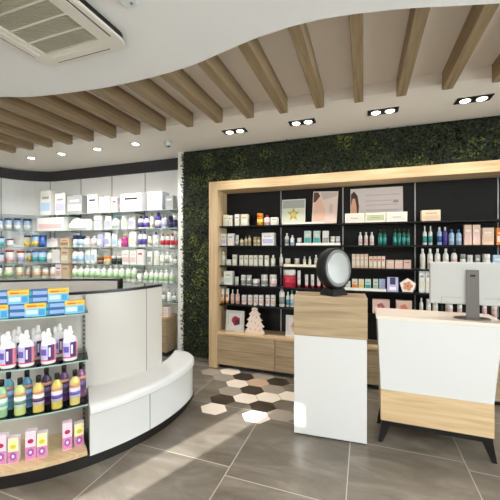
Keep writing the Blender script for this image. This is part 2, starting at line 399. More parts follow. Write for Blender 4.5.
Wh = (228, 226, 220); Cr = (222, 216, 196); Gd = (196, 172, 120); Bk = (26, 26, 28); Gr = (150, 152, 150); Pg = (196, 214, 204)
Or = (236, 132, 28); Rd = (190, 36, 62); Pk = (228, 188, 186); Be = (222, 190, 168); Te = (70, 160, 160); DG = (24, 110, 84); Lv = (180, 176, 214)
Pu = (84, 66, 150); Bl = (58, 96, 164); LB = (170, 196, 222); Gn = (160, 190, 144); Ye = (236, 206, 90); Br = (150, 116, 84); DP = (40, 34, 76); Mg = (176, 60, 130); Tn = (206, 178, 148); NB = (44, 62, 116)
NAMES = {Wh: 'white', Cr: 'cream', Gd: 'gold', Bk: 'black', Gr: 'grey', Pg: 'pale green', Or: 'orange', Rd: 'red', Pk: 'pink', Be: 'beige', Te: 'teal', DG: 'dark green', Lv: 'lavender', Pu: 'purple', Bl: 'blue', LB: 'light blue', Gn: 'green', Ye: 'yellow', Br: 'brown', DP: 'dark violet', Mg: 'magenta', Tn: 'tan', NB: 'navy'}
def row(items, zs, Yc, where, group, dmax=.12):
    items = sorted(items, key=lambda q: q[0])
    for i, (p0, p1, yt, kind, body, cap, lab) in enumerate(items):
        x0, x1 = px_x(p0, Yc), px_x(p1, Yc); w = (x1-x0)*.95; x = (x0+x1)/2
        h = max(px_z((p0+p1)/2, yt, Yc)-zs, .035)
        d = min(w, dmax) if kind != 'carton' else min(max(w*.7, .04), dmax)
        lb = '%s %s, %s from left, %s' % (NAMES[body], KN[kind], ORD[i], where)
        if lab != body and kind not in ('carton',) and len(lb.split()) < 12: lb = lb.replace(KN[kind], KN[kind]+' with %s label' % NAMES[lab], 1)
        item(kind, w, h, d, body, cap, lab, (x, Yc+random.uniform(-.008, .008), zs+.0005), lb, CAT[kind], group)

# ------------------------------------------------------------------ oak framed black display
YD = 3.60
ZSH = [1.775, 1.53, 1.28, 1.035, .795]; ZCT = .45
STX = [-.98, -.232, .528, 1.282]
t = thing('display_cabinet', 'wide black-backed shelving set in a thick light oak frame on the moss wall', 'display shelving', (0, YD, 0))
m = MB(); m.box(-1.84, -1.722, 0, .30, 0, 2.33, OAKZ); m.build('frame_post', t, .003)
m = MB(); m.box(2.0, 2.12, 0, .30, 0, 2.33, OAKZ); m.build('frame_post', t, .003)
m = MB(); m.box(-1.722, 2.0, 0, .30, 2.22, 2.33, OAK); m.build('frame_top', t, .003)
m = MB(); m.box(-1.722, 2.0, .295, .31, .452, 2.22, BLACK); m.build('back_panel', t)
for x in STX:
    m = MB(); m.box(x-.006, x+.006, .285, .295, .452, 2.22, STEEL); m.build('shelf_standard', t)
ed = [-1.72]+STX+[1.998]
for z in ZSH:
    for a, b in zip(ed, ed[1:]):
        m = MB(); m.box(a+.002, b-.002, .05, .285, z-.016, z, BLACK); m.build('shelf', t)
tk = MB(); tk.box(-1.722, 2.0, .0, .30, .425, .45, OAK)
tag(tk.build('worktop', bevel=.002), 'pale oak worktop running along the bottom of the black display', 'worktop').location = (0, YD, 0)
cabs = [(-1.722, -.98), (-.98, -.232), (-.232, .528), (.528, 1.282), (1.282, 2.0)]
for (a, b), w in zip(cabs, ('below the framed picture and tree', 'behind the mirror stand', 'between the stand and the counter', 'behind the counter', 'at the far right')):
    w_ = b-a
    t = thing('drawer_cabinet', 'low light oak two-drawer cabinet under the black display, %s' % w, 'cabinet', (a, YD, 0), 0, 'drawer cabinets under the display')
    m = MB(); m.box(0, w_, .02, .30, .05, .425, OAKG); m.build('body', t)
    m = MB(); m.box(.0, w_, .05, .28, 0, .05, BLACKM); m.build('plinth', t)
    for z0, z1 in ((.055, .236), (.241, .422)):
        m = MB(); m.box(.003, w_-.003, .0, .019, z0, z1, OAKG); m.build('drawer', t, .0015, 1)
YI = 3.74
bay = lambda b: 'of the %s dark bay' % b
def dark(b, s, items):
    sn = ['top shelf', 'second shelf', 'third shelf', 'fourth shelf', 'bottom shelf'][s]
    row(items, ZSH[s], YI, '%s %s' % (sn, bay(b)), 'products on the %s %s' % (sn, bay(b)))
c, bt, tb, jr, pm, sp = 'carton', 'bottle', 'tube', 'jar', 'pump', 'spray'
dark('left', 0, [(223.7, 228.2, 215, c, Cr, Gn, Pg), (228.6, 232.5, 215.5, c, Wh, Gr, Cr), (235.3, 240, 214.5, c, Wh, Gr, Cr), (241.6, 248.6, 214.5, c, Cr, Gd, Wh), (257, 263.3, 213.5, jr, Or, Or, Ye), (264.2, 270.3, 215.5, bt, Wh, Rd, Pk), (271.2, 278.5, 217.6, c, Wh, Gr, Cr)])
dark('left', 1, [(221.5, 227, 233.7, c, Wh, Gr, Lv), (228.3, 234.6, 233.7, c, Wh, Gr, Cr), (235.5, 238.8, 235, tb, Wh, Gr, Lv), (240, 243.7, 238, bt, Cr, Br, Gd), (244.4, 247.2, 236.5, bt, Cr, Br, Gd), (247.7, 251, 235.5, bt, Cr, Br, Gd), (253.5, 256.8, 237, jr, Cr, Gd, Gd), (257.2, 260.5, 237, jr, Cr, Gd, Gd), (262.6, 275, 233, c, Wh, Lv, Lv)])
dark('left', 2, [(221.3, 225.5, 252, bt, Cr, Wh, Pg), (226.3, 231.5, 259.6, jr, Cr, Wh, Pg), (233, 237, 254.7, c, Cr, Gr, Wh)]+[(a, a+4, 255.3, c, Cr, Gr, Wh) for a in (239.6, 244.4, 249.5, 254, 259)]+[(265, 269.3, 255.5, c, Cr, Gr, Wh), (271, 275.5, 255.3, bt, Cr, Wh, Wh)])
dark('left', 3, [(221, 224.3, 276.8, jr, Wh, Wh, Pg), (225, 233.7, 271, c, Wh, Gn, Pg), (235, 238.7, 276.8, jr, Wh, Wh, Pg), (241, 246, 275, jr, Wh, Wh, Gr), (246.7, 251.8, 275, jr, Wh, Wh, Gr), (252.6, 259.8, 279, jr, Wh, Wh, Gr), (261, 267.8, 274.7, jr, Wh, Wh, Gr), (269.7, 277, 274.7, jr, Wh, Wh, Pk)])
dark('left', 4, [(221, 224.6, 288.5, tb, Wh, Or, Or), (225.4, 229, 288.5, tb, Wh, Or, Or), (230.7, 234.4, 289.5, sp, Be, Wh, Pk), (235.8, 239.8, 289.5, sp, Be, Wh, Pk)]+[(a, a+4.2, 295, c, Wh, Gr, Be) for a in (242.2, 248.3, 254, 259.5, 266, 271.3)])
dark('second', 1, [(284.8, 289, 233.3, bt, Wh, Wh, Gr), (290.4, 294.6, 235.4, bt, Wh, Wh, LB), (296.9, 301.6, 238, jr, Wh, Wh, Gr), (304.4, 311.4, 231, c, Pg, Wh, Te), (313.5, 320.5, 231, c, Pg, Wh, Te), (322.6, 329, 231, c, Wh, Wh, Gr), (330.4, 335, 236.5, jr, Wh, Wh, Gr), (335.4, 340, 236.5, jr, Wh, Wh, Gr)])
dark('second', 2, [(279.5, 283, 254, bt, Cr, Wh, Cr), (285, 290.5, 258.5, jr, Cr, Wh, Gd), (294.5, 299.5, 258.5, jr, Cr, Wh, Gd), (303, 306, 256.5, bt, Cr, Wh, Wh), (308.5, 311.3, 256.5, bt, Cr, Wh, Wh), (314.2, 317.8, 255, bt, Cr, Wh, Wh), (321, 325, 255, bt, Cr, Wh, Wh)])
dark('second', 3, [(283, 296, 269.5, jr, Rd, Wh, Rd), (297.3, 300.7, 270.5, tb, Wh, Rd, Pk), (304.8, 308.2, 274.5, tb, Wh, Rd, Pk), (310.8, 314.2, 274.5, tb, Wh, Rd, Pk), (317, 320.6, 274.5, tb, Wh, Rd, Pk), (323, 326.6, 274.5, tb, Wh, Rd, Pk)])
dark('second', 4, [(279.3, 284.8, 286.4, bt, Wh, Wh, Gr), (286, 289.8, 292, bt, Wh, Wh, Te), (290.2, 294, 290.5, bt, Wh, Te, LB), (295, 299, 291, bt, Wh, Wh, Te), (341, 346, 300, c, Wh, Gr, Pk)])
dark('third', 1, [(358.4, 362.4, 232.3, bt, Wh, Wh, Pk), (364, 368, 232.3, bt, Wh, Wh, Pk), (369.6, 374, 232.3, bt, Wh, Wh, Pk), (378, 382.1, 229.5, bt, DG, Bk, Te), (382.6, 386.6, 229.5, bt, DG, Bk, Te), (392.6, 396.6, 229, bt, DG, Bk, Te), (397.3, 401.2, 229, bt, DG, Bk, Te), (401.8, 405.6, 229, bt, DG, Bk, Te), (406.3, 410, 229.5, bt, DG, Bk, Te)])
dark('third', 2, [(a, a+3.8, 254, c, Be, Wh, Cr) for a in (352, 356.1, 360.2, 364.3)]+[(a, a+3.8, 256.3, c, Be, Rd, Cr) for a in (369, 373.1, 377.2, 381.3)]+[(386, 394, 260, c, Be, Wh, Pk), (394.6, 402.6, 260, c, Be, Wh, Pk), (403.2, 411, 260, c, Be, Br, Pk)])
dark('third', 3, [(345.5, 350.5, 281, c, Wh, Gr, Pg), (352, 357.6, 279, c, Cr, Or, Or), (358.5, 364, 279, c, Cr, Ye, Ye), (365, 371, 279, c, Pg, Te, Te), (373, 378.2, 279, c, Pg, Gr, Gn), (379, 385.2, 279, c, LB, Lv, Lv)])
dark('right', 1, [(422.6, 427, 226, sp, Wh, Wh, Te), (428.4, 432.6, 226, sp, Wh, Wh, Te), (437, 442, 227, bt, LB, Wh, Bl), (442.7, 447.6, 227, bt, Pu, Wh, Pu), (448.5, 454.4, 229.5, bt, LB, Bl, LB), (455.8, 461.7, 229.5, bt, LB, Bl, LB), (463.5, 471.2, 225, c, Be, Wh, Pk), (471.6, 479.6, 225, c, Be, Wh, Pk), (481, 493, 228, c, Be, Wh, Tn), (495.7, 503, 228, c, Or, Wh, Wh)])
dark('right', 2, [(419.8, 425.5, 248.6, bt, Wh, Wh, Cr), (427, 432.8, 248.6, bt, Wh, Wh, Cr), (434.5, 440.5, 248.6, bt, Wh, Wh, Cr), (442.5, 448.6, 248.6, bt, Wh, Wh, Cr), (451, 457.4, 248.6, bt, Wh, Bk, Pk), (460, 466, 254, jr, Wh, Gr, Gr), (467, 473, 255, jr, Wh, Wh, Gr), (475, 480, 255, c, Gr, Wh, Gr), (482, 490, 254, jr, Wh, Wh, Gr), (492, 501, 255, c, LB, Wh, LB)])
dark('right', 3, [(418.7, 424.5, 269.5, c, Wh, Gr, Cr), (425, 431, 269.5, c, Wh, Gr, Cr), (431.6, 438, 269.5, c, Wh, Gr, Cr)])
dark('right', 4, [(419.4, 423.3, 298, bt, Wh, Wh, Cr), (426, 431, 299, jr, Wh, Wh, Cr), (432.4, 438, 299, jr, Wh, Wh, Cr), (440, 443, 300, jr, Bk, Bk, Bk), (445, 453, 299, jr, Wh, Wh, Pk), (457, 462, 299, jr, Wh, Wh, Pk), (482, 487, 297, jr, Wh, Wh, Pk), (491, 497, 297, jr, Wh, Wh, Pk)])
# trays
def tray(p0, p1, z, h, label, c_=Wh):
    x0, x1 = px_x(p0, 3.68), px_x(p1, 3.68)
    m = MB(); w = (x1-x0)/2
    m.box(-w, w, 0, .004, 0, h, col(c_)); m.box(-w, w, .004, .025, 0, .003, col(c_)); m.box(-w, -w+.003, .004, .025, .003, h, col(c_)); m.box(w-.003, w, .004, .025, .003, h, col(c_))
    o = tag(m.build('display_tray'), label, 'tray'); o.location = ((x0+x1)/2, 3.66, z+.0005)
tray(283, 324, ZSH[0], .022, 'long white display tray under the star poster and portrait poster')
tray(296.5, 340.5, ZSH[1], .028, 'white display tray holding pale green cartons and jars in the second dark bay')
tray(284, 319, ZSH[2], .03, 'cream display tray holding jars behind the round mirror', Cr)
tray(344, 386, ZSH[3], .03, 'white display tray with colourful cartons in the third dark bay')
# posters
def quadcard(name, pts, z0, label, cat, pieces, Y=3.80, th=.012, tilt=-.1, back=Wh):
    """pts: px box (x0,x1,ytop) ; pieces: painter function in unit coordinates"""
    x0, x1, yt = pts; X0, X1 = px_x(x0, Y), px_x(x1, Y); h = px_z((x0+x1)/2, yt, Y)-z0; w = X1-X0
    t = thing(name, label, cat, ((X0+X1)/2, Y, z0+.001)); t.rotation_euler = (tilt, 0, 0)
    m = MB(); m.box(-w/2, w/2, 0, th, 0, h, col(back, .5)); m.build('board', t)
    return t, w, h
def poly(m, pts, w, h, c_, k=1):
    m.add([((u-.5)*w, -.0006*k, v*h) for u, v in pts], [tuple(range(len(pts)))], col(c_, .5))
def disc(u, v, r, w, h, n=16, sy=1): return [(u+r*h/w*math.cos(2*PI*i/n), v+r*math.sin(2*PI*i/n)*sy) for i in range(n)]
t, w, h = quadcard('product_poster', (281.6, 305, 199), ZSH[0], 'grey and white poster card with a golden star ornament on the top shelf', 'poster', None)
m = MB(); poly(m, [(.03, .66), (.97, .66), (.97, .97), (.03, .97)], w, h, (168, 172, 166)); poly(m, [(.03, .05), (.97, .05), (.97, .66), (.03, .66)], w, h, (216, 220, 196))
poly(m, [(.5+(.27 if i % 2 == 0 else .12)*math.sin(2*PI*i/10), .42+(.3 if i % 2 == 0 else .13)*math.cos(2*PI*i/10)) for i in range(10)], w, h, (190, 168, 92), 2)
poly(m, disc(.5, .42, .1, w, h), w, h, (226, 204, 110), 3); m.build('star_print', t)
t, w, h = quadcard('product_poster', (311.5, 336.5, 191), ZSH[0], 'tall beige poster of a woman with closed eyes, leaning on the top shelf', 'poster', None, tilt=-.08, back=(222, 196, 180))
t.rotation_euler = (-.08, .045, 0)
m = MB(); poly(m, [(.02, .02), (.98, .02), (.98, .98), (.02, .98)], w, h, (224, 202, 190)); poly(m, [(.03, .97), (.2, .97), (.3, .86), (.12, .68), (.03, .66)], w, h, (86, 58, 48), 2)
poly(m, [(.05, .1), (.5, .1), (.55, .4), (.42, .62), (.3, .8), (.1, .66)], w, h, (226, 184, 160), 2); poly(m, [(.42, .74), (.97, .86), (.97, .97), (.3, .97)], w, h, (196, 180, 174), 2)
poly(m, [(.68, .35), (.82, .35), (.82, .62), (.68, .62)], w, h, (204, 184, 178), 3); m.build('portrait_print', t)
t, w, h = quadcard('product_poster', (350.4, 403.2, 187), ZSH[0], 'wide pale grey poster board of a woman lying down with lines of small print', 'poster', None, Y=3.83, back=(214, 204, 200))
m = MB(); poly(m, [(.01, .02), (.99, .02), (.99, .98), (.01, .98)], w, h, (208, 198, 196))
poly(m, [(.01, .35), (.01, .85), (.07, .93), (.14, .8), (.17, .5), (.16, .3), (.1, .2)], w, h, (62, 42, 34), 2)
poly(m, [(.01, .12), (.01, .5), (.04, .72), (.09, .72), (.12, .5), (.13, .25)], w, h, (214, 160, 132), 3)
poly(m, [(.01, .02), (.01, .16), (.2, .3), (.6, .2), (.99, .1), (.99, .02)], w, h, (232, 218, 206), 3)
for v, a, b in ((.78, .3, .95), (.62, .3, .8), (.5, .3, .9), (.36, .3, .92)): poly(m, [(a, v), (b, v), (b, v+.025), (a, v+.025)], w, h, (182, 172, 171), 3)
poly(m, [(.82, .56), (.92, .56), (.92, .64), (.82, .64)], w, h, (156, 148, 147), 3); m.build('portrait_print', t)
for i, (a, b, cc, wd) in enumerate(((345, 364.5, (214, 208, 196), 'left pale'), (365, 385.5, (176, 180, 140), 'middle olive'), (386, 407, (212, 206, 198), 'right pale'))):
    X0, X1 = px_x(a, 3.72), px_x(b, 3.72); w = X1-X0; h = .105
    t = thing('carton', '%s long low carton in front of the wide poster on the top shelf' % wd, 'box', ((X0+X1)/2, 3.72, ZSH[0]+.001), 0, 'long cartons before the wide poster')
    m = MB(); m.box(-w/2+.002, w/2-.002, -.04, .04, 0, h, col((232, 224, 208))); m.build('box_body', t, .001, 1)
    m = MB(); m.box(-w*.42, w*.42, -.0415, -.039, h*.2, h*.8, col(cc)); m.box(-w*.2, w*.2, -.042, -.0414, h*.45, h*.52, col((140, 136, 124))); m.build('printed_label', t)
X0, X1 = px_x(421, 3.74), px_x(439.7, 3.74)
item('carton', X1-X0, .115, .08, (222, 196, 170), (196, 140, 90), (206, 176, 150), ((X0+X1)/2, 3.74, ZSH[0]+.0005), 'single beige carton standing alone on the top shelf at the right', 'box', None)
# lavender card, pentagon star box, pink cards
X0, X1 = px_x(387, 3.70), px_x(398, 3.70); w = X1-X0
t = thing('gift_card_display', 'lavender display card with a dark window next to the pentagon box', 'display card', ((X0+X1)/2, 3.672, ZSH[3]+.001))
m = MB(); m.box(-w/2, w/2, 0, .02, 0, .155, col(Lv)); m.build('card_body', t, .002)
m = MB(); poly(m, [(.25, .5), (.75, .5), (.75, .98), (.25, .98)], w, .155, (48, 50, 84)); poly(m, [(.2, .12), (.8, .12), (.8, .34), (.2, .34)], w, .155, (232, 232, 240)); m.build('card_print', t)
X0, X1 = px_x(399, 3.70), px_x(416, 3.70); w = (X1-X0)/2; cz = w*.86
t = thing('pentagon_box', 'white pentagon gift box with an orange flower print on the fourth shelf', 'box', ((X0+X1)/2, 3.69, ZSH[3]+.001))
pts = [(w*math.sin(2*PI*k/5), w*.86+w*math.cos(2*PI*k/5)) for k in range(5)]
m = MB(); Mx = Matrix.Rotation(PI/2, 4, 'X'); m.prism(pts[::-1], -.02, .02, col((232, 222, 214)), Mx); m.build('box_body', t, .002)
m = MB()
for k in range(5):
    a = 2*PI*k/5+.3; u, v = .38*w*math.sin(a), cz+.38*w*math.cos(a)
    m.add([(u+.24*w*math.cos(q*PI/4), -.0215-.0002*k, v+.24*w*math.sin(q*PI/4)) for q in range(8)], [tuple(range(8))], col((214, 138, 100)))
m.add([(.15*w*math.cos(q*PI/4), -.0235, cz+.15*w*math.sin(q*PI/4)) for q in range(8)], [tuple(range(8))], col((150, 84, 60))); m.build('flower_print', t)
for (a, b, wd) in ((372.5, 389.5, 'pale pink gift carton with a dark floral print, below the lavender card'), (396, 411.5, 'pink gift carton with a coral flower print, below the pentagon box')):
    X0, X1 = px_x(a, 3.72), px_x(b, 3.72); w = X1-X0
    t = thing('gift_carton', wd, 'box', ((X0+X1)/2, 3.72, ZSH[4]+.001)); h = .15
    m = MB(); m.box(-w/2, w/2, -.03, .03, 0, h, col((226, 190, 176))); m.build('box_body', t, .001, 1)
    m = MB()
    for k in range(5):
        u, v = .48+.12*math.cos(k*1.257), .5+.16*math.sin(k*1.257)
        m.add([((u-.5)*w+.02*math.cos(q*PI/4), -.0306-.0001*k, v*h+.016*math.sin(q*PI/4)) for q in range(8)], [tuple(range(8))], col((170, 92, 96) if a < 380 else (216, 130, 104)))
    m.box(-w*.4, w*.4, -.031, -.03, h*.06, h*.14, col((120, 84, 70))); m.build('flower_print', t)
# framed pictures and the wooden tree on the worktop
def frame_pic(p0, p1, yt, Y, label, art):
    X0, X1 = px_x(p0, Y), px_x(p1, Y); w = X1-X0; h = px_z((p0+p1)/2, yt, Y)-ZCT
    t = thing('picture_frame', label, 'picture frame', ((X0+X1)/2, Y, ZCT+.0025)); t.rotation_euler = (-.09, 0, 0)
    m = MB(); b = w*.14
    m.box(-w/2, w/2, 0, .018, 0, b, WHITE); m.box(-w/2, w/2, 0, .018, h-b, h, WHITE); m.box(-w/2, -w/2+b, 0, .018, b, h-b, WHITE); m.box(w/2-b, w/2, 0, .018, b, h-b, WHITE)
    m.build('frame', t)
    m = MB(); m.box(-w/2+b, w/2-b, .008, .016, b, h-b, col((222, 214, 210))); 
    for (u, v, r, cc) in art:
        m.add([((u-.5)*w+r*w*math.cos(q*PI/5)*(1+.25*(q % 2)), .0075-.0002*abs(u), v*h+r*h*math.sin(q*PI/5)*(1+.25*(q % 2))) for q in range(10)], [tuple(range(10))], col(cc))
    m.build('picture', t)
frame_pic(225.5, 243.8, 311, 3.70, 'white framed picture with a dark red print, left of the wooden tree', [(.55, .5, .2, (150, 40, 70)), (.62, .44, .12, (60, 30, 44)), (.42, .58, .1, (196, 120, 140))])
frame_pic(285.5, 303, 316, 3.70, 'white framed beige picture half hidden behind the mirror stand', [(.5, .48, .2, (196, 176, 150)), (.52, .52, .12, (150, 130, 110))])
X0 = px_x(254.8, 3.68); wt = px_x(264.3, 3.68)-px_x(245.4, 3.68); ht = px_z(254.8, 304.5, 3.68)-ZCT
t = thing('wooden_tree', 'whitewashed wooden Christmas tree ornament standing on the oak worktop', 'tree ornament', (X0, 3.68, ZCT+.001))
half = [(0, 1.0), (.10, .88), (.17, .86), (.12, .80), (.24, .70), (.31, .675), (.22, .62), (.34, .50), (.41, .48), (.3, .42), (.44, .29), (.5, .265), (.36, .21), (.5, .08), (.53, .04), (.42, 0)]
pts = [(u*wt, v*ht) for u, v in half]+[(-u*wt, v*ht) for u, v in reversed(half[1:])]
m = MB(); m.prism(pts[::-1], -.011, .011, mat('whitewashed_wood', (226, 206, 192), .6), Mx); m.build('tree_board', t)
m = MB()
for u, v in ((0, .8), (-.08, .62), (.1, .55), (-.16, .4), (.05, .36), (.2, .27), (-.22, .15), (.02, .13), (.26, .1)): m.box(u*wt-.004, u*wt+.004, -.0122, -.0108, v*ht, v*ht+.018, col((150, 122, 104)))
m.build('cut_marks', t)

# ------------------------------------------------------------------ white wall shelving
ZW = [2.03, 1.775, 1.515, 1.26, 1.01, .755]
sh_in, sh_out = offset(prof, .02), offset(prof, .27)
t = thing('wall_shelving', 'white wall shelving with glass shelves curving round the far left corner', 'shelving', (0, 0, 0))
def cut(pl, ymin):    # keep the polyline down to y = ymin on the left wall
    return pl[:-1]+[(pl[-1][0], ymin)]
for i, z in enumerate(ZW):
    m = MB(); m.strip(cut(sh_in, 1.0), cut(sh_out, 1.0), z-.008, z, GLASS); gs = m.build('glass_shelf', t)
    m = MB(); a = cut(sh_out, 1.0); b = cut(offset(prof, .273), 1.0); m.strip(a, b, z-.009, z+.0005, mat('glass_edge_pale', (150, 168, 164), .2)); m.build('shelf_edge', gs)
for X in (-4.95, -4.38, -3.74, -3.11, -2.52):
    m = MB(); m.box(X-.008, X+.008, 3.968, 3.984, .6, 2.2, STEEL)
    for k in range(36): m.box(X-.003, X+.003, 3.9672, 3.968, .62+k*.044, .635+k*.044, BLACKM)
    m.build('shelf_standard', t)
for X in (-4.38, -3.74, -3.11, -2.52):
    for z in ZW: m = MB(); m.box(X-.004, X+.004, 3.76, 3.968, z-.028, z-.009, STEEL); m.build('shelf_bracket', t)
YW = 3.84
def white(s, items, nm='white wall unit'):
    sn = ['top shelf', 'second shelf', 'third shelf', 'fourth shelf', 'fifth shelf', 'sixth shelf'][s]
    row(items, ZW[s], YW, '%s of the %s' % (sn, nm), 'products on the %s of the white wall unit' % sn, .2)
PW = (232, 224, 224); NAMES[PW] = 'pale pink'; PB = (208, 216, 224); NAMES[PB] = 'pale blue'
white(0, [(44.4, 56, 191.6, c, Wh, Gr, LB), (58.6, 69, 194, c, Wh, Gr, Lv), (72, 87.5, 196.4, c, Gr, Wh, Cr), (90.4, 101, 195.5, c, Wh, Bk, Cr), (102.5, 112.8, 197.5, c, Wh, Pk, PW), (113.4, 119, 198, c, PW, Rd, Pk), (119.6, 123.5, 196, jr, Gr, Gr, Pk), (124.5, 146, 194.5, c, PW, Bk, Wh), (150.5, 166, 192.5, c, PB, Wh, Wh), (167, 175.5, 196, c, Gr, Wh, Gr)])
white(1, [(42.5, 70, 218, c, Wh, Wh, Pk), (71, 94, 219.5, 'pouch', Wh, Gr, PW), (96, 104, 216.5, c, Wh, Lv, LB), (105, 112.5, 216.5, 'pouch', Wh, Wh, Lv), (113.2, 120, 216, bt, Wh, Te, Pg), (121, 128, 216, 'pouch', Wh, Wh, Cr), (128.5, 136, 216, 'pouch', Wh, Wh, Lv), (138.5, 143.7, 216, bt, Wh, Pu, Pu), (144.1, 149.4, 216, bt, Wh, Pu, Pu), (150.5, 154.5, 213, bt, Wh, Br, Cr), (155.5, 161.5, 212.5, bt, Pu, Pu, Wh), (162, 167.7, 215, bt, Wh, Gr, Lv), (168.7, 172.9, 216, jr, DP, DP, DP), (173.3, 177.6, 216, jr, DP, Wh, DP)])
white(2, [(48.2, 52.8, 238.5, c, Wh, Pk, PW), (53, 60.5, 238.5, c, PW, Pk, Wh), (63.4, 72.4, 238, c, Tn, Br, Br), (73.6, 79, 235.5, jr, Wh, NB, LB), (79.4, 84.6, 235.5, jr, Wh, NB, LB), (85.4, 91, 236, bt, Wh, Pk, PW), (91.5, 97, 236, bt, Wh, Wh, Pk), (97.5, 104, 234.5, 'pouch', Lv, Wh, Wh), (104.5, 111, 233.5, 'pouch', Wh, Wh, Lv), (111.5, 117.5, 234, 'pouch', Wh, Wh, LB), (118, 121.5, 239, bt, Wh, Wh, PW), (122, 127.8, 234.5, bt, Mg, Gd, Mg), (129, 137.5, 232.5, 'pouch', Wh, Wh, Cr), (138.7, 142.7, 231, bt, Wh, Pu, Pu), (143.2, 147.2, 231, bt, Wh, Pu, Pu), (148.2, 152, 233.5, bt, Wh, Br, Cr), (153.5, 159, 232, bt, Wh, Pu, Wh), (160.8, 164.9, 233.5, bt, Wh, Br, Rd), (165.5, 169.8, 233.5, bt, Wh, Br, Rd), (170.4, 174.4, 233.5, bt, Wh, Rd, Rd), (174.8, 177.8, 234, bt, Gr, Gr, Rd)])
white(3, [(48.6, 54.5, 249.5, bt, Wh, Gn, PW), (55, 62.8, 249.5, c, PW, Wh, Wh), (64, 71.8, 248.5, c, Tn, Br, Cr), (73.2, 78.5, 248.5, bt, Wh, Gr, LB), (79, 84, 248.5, bt, Wh, Gr, LB), (85, 90.5, 249, 'pouch', Wh, Wh, LB), (91, 97, 249, 'pouch', Wh, Wh, LB), (98.3, 103.8, 256.5, jr, Bk, Br, Br), (104.6, 111.4, 256, jr, Tn, Or, Tn), (112.3, 116.4, 256, jr, Bk, Wh, Bk), (117.6, 122.2, 256, jr, Bk, Wh, Bk), (124, 130.8, 250.5, c, Wh, Pk, Pk), (131.2, 138, 250.5, c, Wh, Pk, Pk), (138.6, 145.6, 249.5, c, Wh, Rd, PW), (147, 152.4, 252, 'pouch', Wh, Wh, Gr), (154, 159.8, 251, 'pouch', Wh, Wh, Cr), (160.4, 164.6, 252, bt, Wh, Wh, Cr), (165, 169.2, 252, bt, Wh, Wh, Gr), (169.7, 173, 253, bt, Wh, Wh, Cr), (173.4, 177, 253, bt, Gr, Wh, Wh)])
white(4, [(43.2, 49, 265, bt, Wh, Gr, Tn), (51.5, 57.4, 264, bt, Wh, Gr, Pk), (58, 64, 264, c, PW, Rd, Tn), (64.5, 71.5, 264.5, c, Tn, Br, Tn)]+[(a, a+5.2, 265.5, bt, Wh, Wh, Gn) for a in (73, 78.8, 84.6, 90.6, 96.4, 102.2, 108, 114, 120, 126, 132)]+[(138, 142.5, 269, jr, Wh, Gr, Wh)]+[(a, a+4.6, 270, bt, Wh, Wh, Gn) for a in (144, 149.2, 154.3, 159.4, 164.5, 170)])
white(5, [(150, 154.5, 290, bt, Gr, Wh, Wh), (156, 160, 290, bt, Wh, Wh, Gr), (161.5, 165.5, 289, bt, Gr, Wh, Wh), (167, 171, 290, bt, Wh, Gr, Wh), (172, 176, 290, bt, Gr, Wh, Wh)])
# tins on the far left wall and in its corner
XWL = -5.32
def lw(s, items, nm):
    sn = ['top', 'second shelf', 'third shelf', 'fourth shelf', 'fifth shelf'][s]
    for i, (p0, p1, yt, lid, lab, bd) in enumerate(items):
        y0, y1 = px_yx(p0, XWL), px_yx(p1, XWL); pm_ = (p0+p1)/2; yc = (y0+y1)/2
        if p0 > 31: xc, yc, w = px_x(pm_, 3.78), 3.78, (px_x(p1, 3.78)-px_x(p0, 3.78))*.94
        else: xc = XWL; w = abs(y1-y0)*.8
        dpt = -S_*xc+C_*yc; h = EYE+(HOR-yt)/F*dpt-ZW[s]
        w = min(w, .135)
        item('tin', w, h, w, bd, lid, lab, (xc, yc, ZW[s]+.0005), '%s-lidded milk powder tin, %s from left, %s in the far left corner' % (NAMES[lid], ORD[i], sn), 'tin', 'milk powder tins on the far left wall')
lw(1, [(-4.5, 3, 219, NB, Wh, LB), (4.5, 12, 218.5, NB, Wh, LB), (13.3, 21.3, 218.5, NB, Wh, LB), (23, 31.5, 219, NB, Wh, LB)], '')
lw(2, [(-3, 4.8, 236.5, NB, Te, LB), (6.5, 14, 239, NB, PW, Wh), (24, 31, 235.5, NB, Ye, Cr), (33.5, 39.5, 235, Bl, Ye, LB), (40, 45.4, 235, Bl, Bl, Bl)], '')
lw(3, [(-4, 4.4, 253, NB, Pk, LB), (5.5, 14.2, 250, Rd, Pk, Wh), (16.5, 25, 251, Rd, Lv, Wh), (26.3, 31.5, 251, Bl, Ye, Wh), (33.5, 39.5, 250.5, Bl, Te, LB), (40, 45.6, 250.5, Bl, Te, LB)], '')
lw(4, [(-6, 2.8, 265.5, NB, Gn, Wh), (4, 13, 265, Gr, Gn, Cr), (15, 23.6, 265, Gr, Tn, Cr), (25, 31.6, 265.5, Pk, Tn, Cr), (33.6, 41, 266, Wh, Tn, Cr)], '')
# low oak cabinet under the white shelving
t = thing('low_cabinet', 'low oak cabinet under the white wall shelving beside the moss wall', 'cabinet', (0, 0, 0))
m = MB(); m.box(-4.7, -2.55, 3.735, 3.968, .06, .53, OAKG); m.build('body', t, .002)
m = MB(); m.box(-4.7, -2.54, 3.722, 3.968, .53, .55, OAK); m.build('top', t, .001, 1)
m = MB(); m.box(-4.68, -2.57, 3.76, 3.96, 0, .06, BLACKM); m.build('plinth', t)
for k in range(3):
    a = -4.7+k*.7167; m = MB(); m.box(a+.003, a+.7137, 3.717, 3.734, .065, .525, OAKG); m.build('door', t, .001, 1)
item('carton', .11, .16, .07, (240, 226, 150), (236, 206, 90), (236, 214, 110), (-2.745, 3.80, .551), 'pale yellow carton standing on the low oak cabinet beside the moss wall', 'box', None)
item('carton', .09, .11, .07, (224, 206, 206), (200, 180, 190), (214, 196, 200), (-2.615, 3.83, .551), 'pale pink carton on the low oak cabinet, right of the yellow carton', 'box', None)

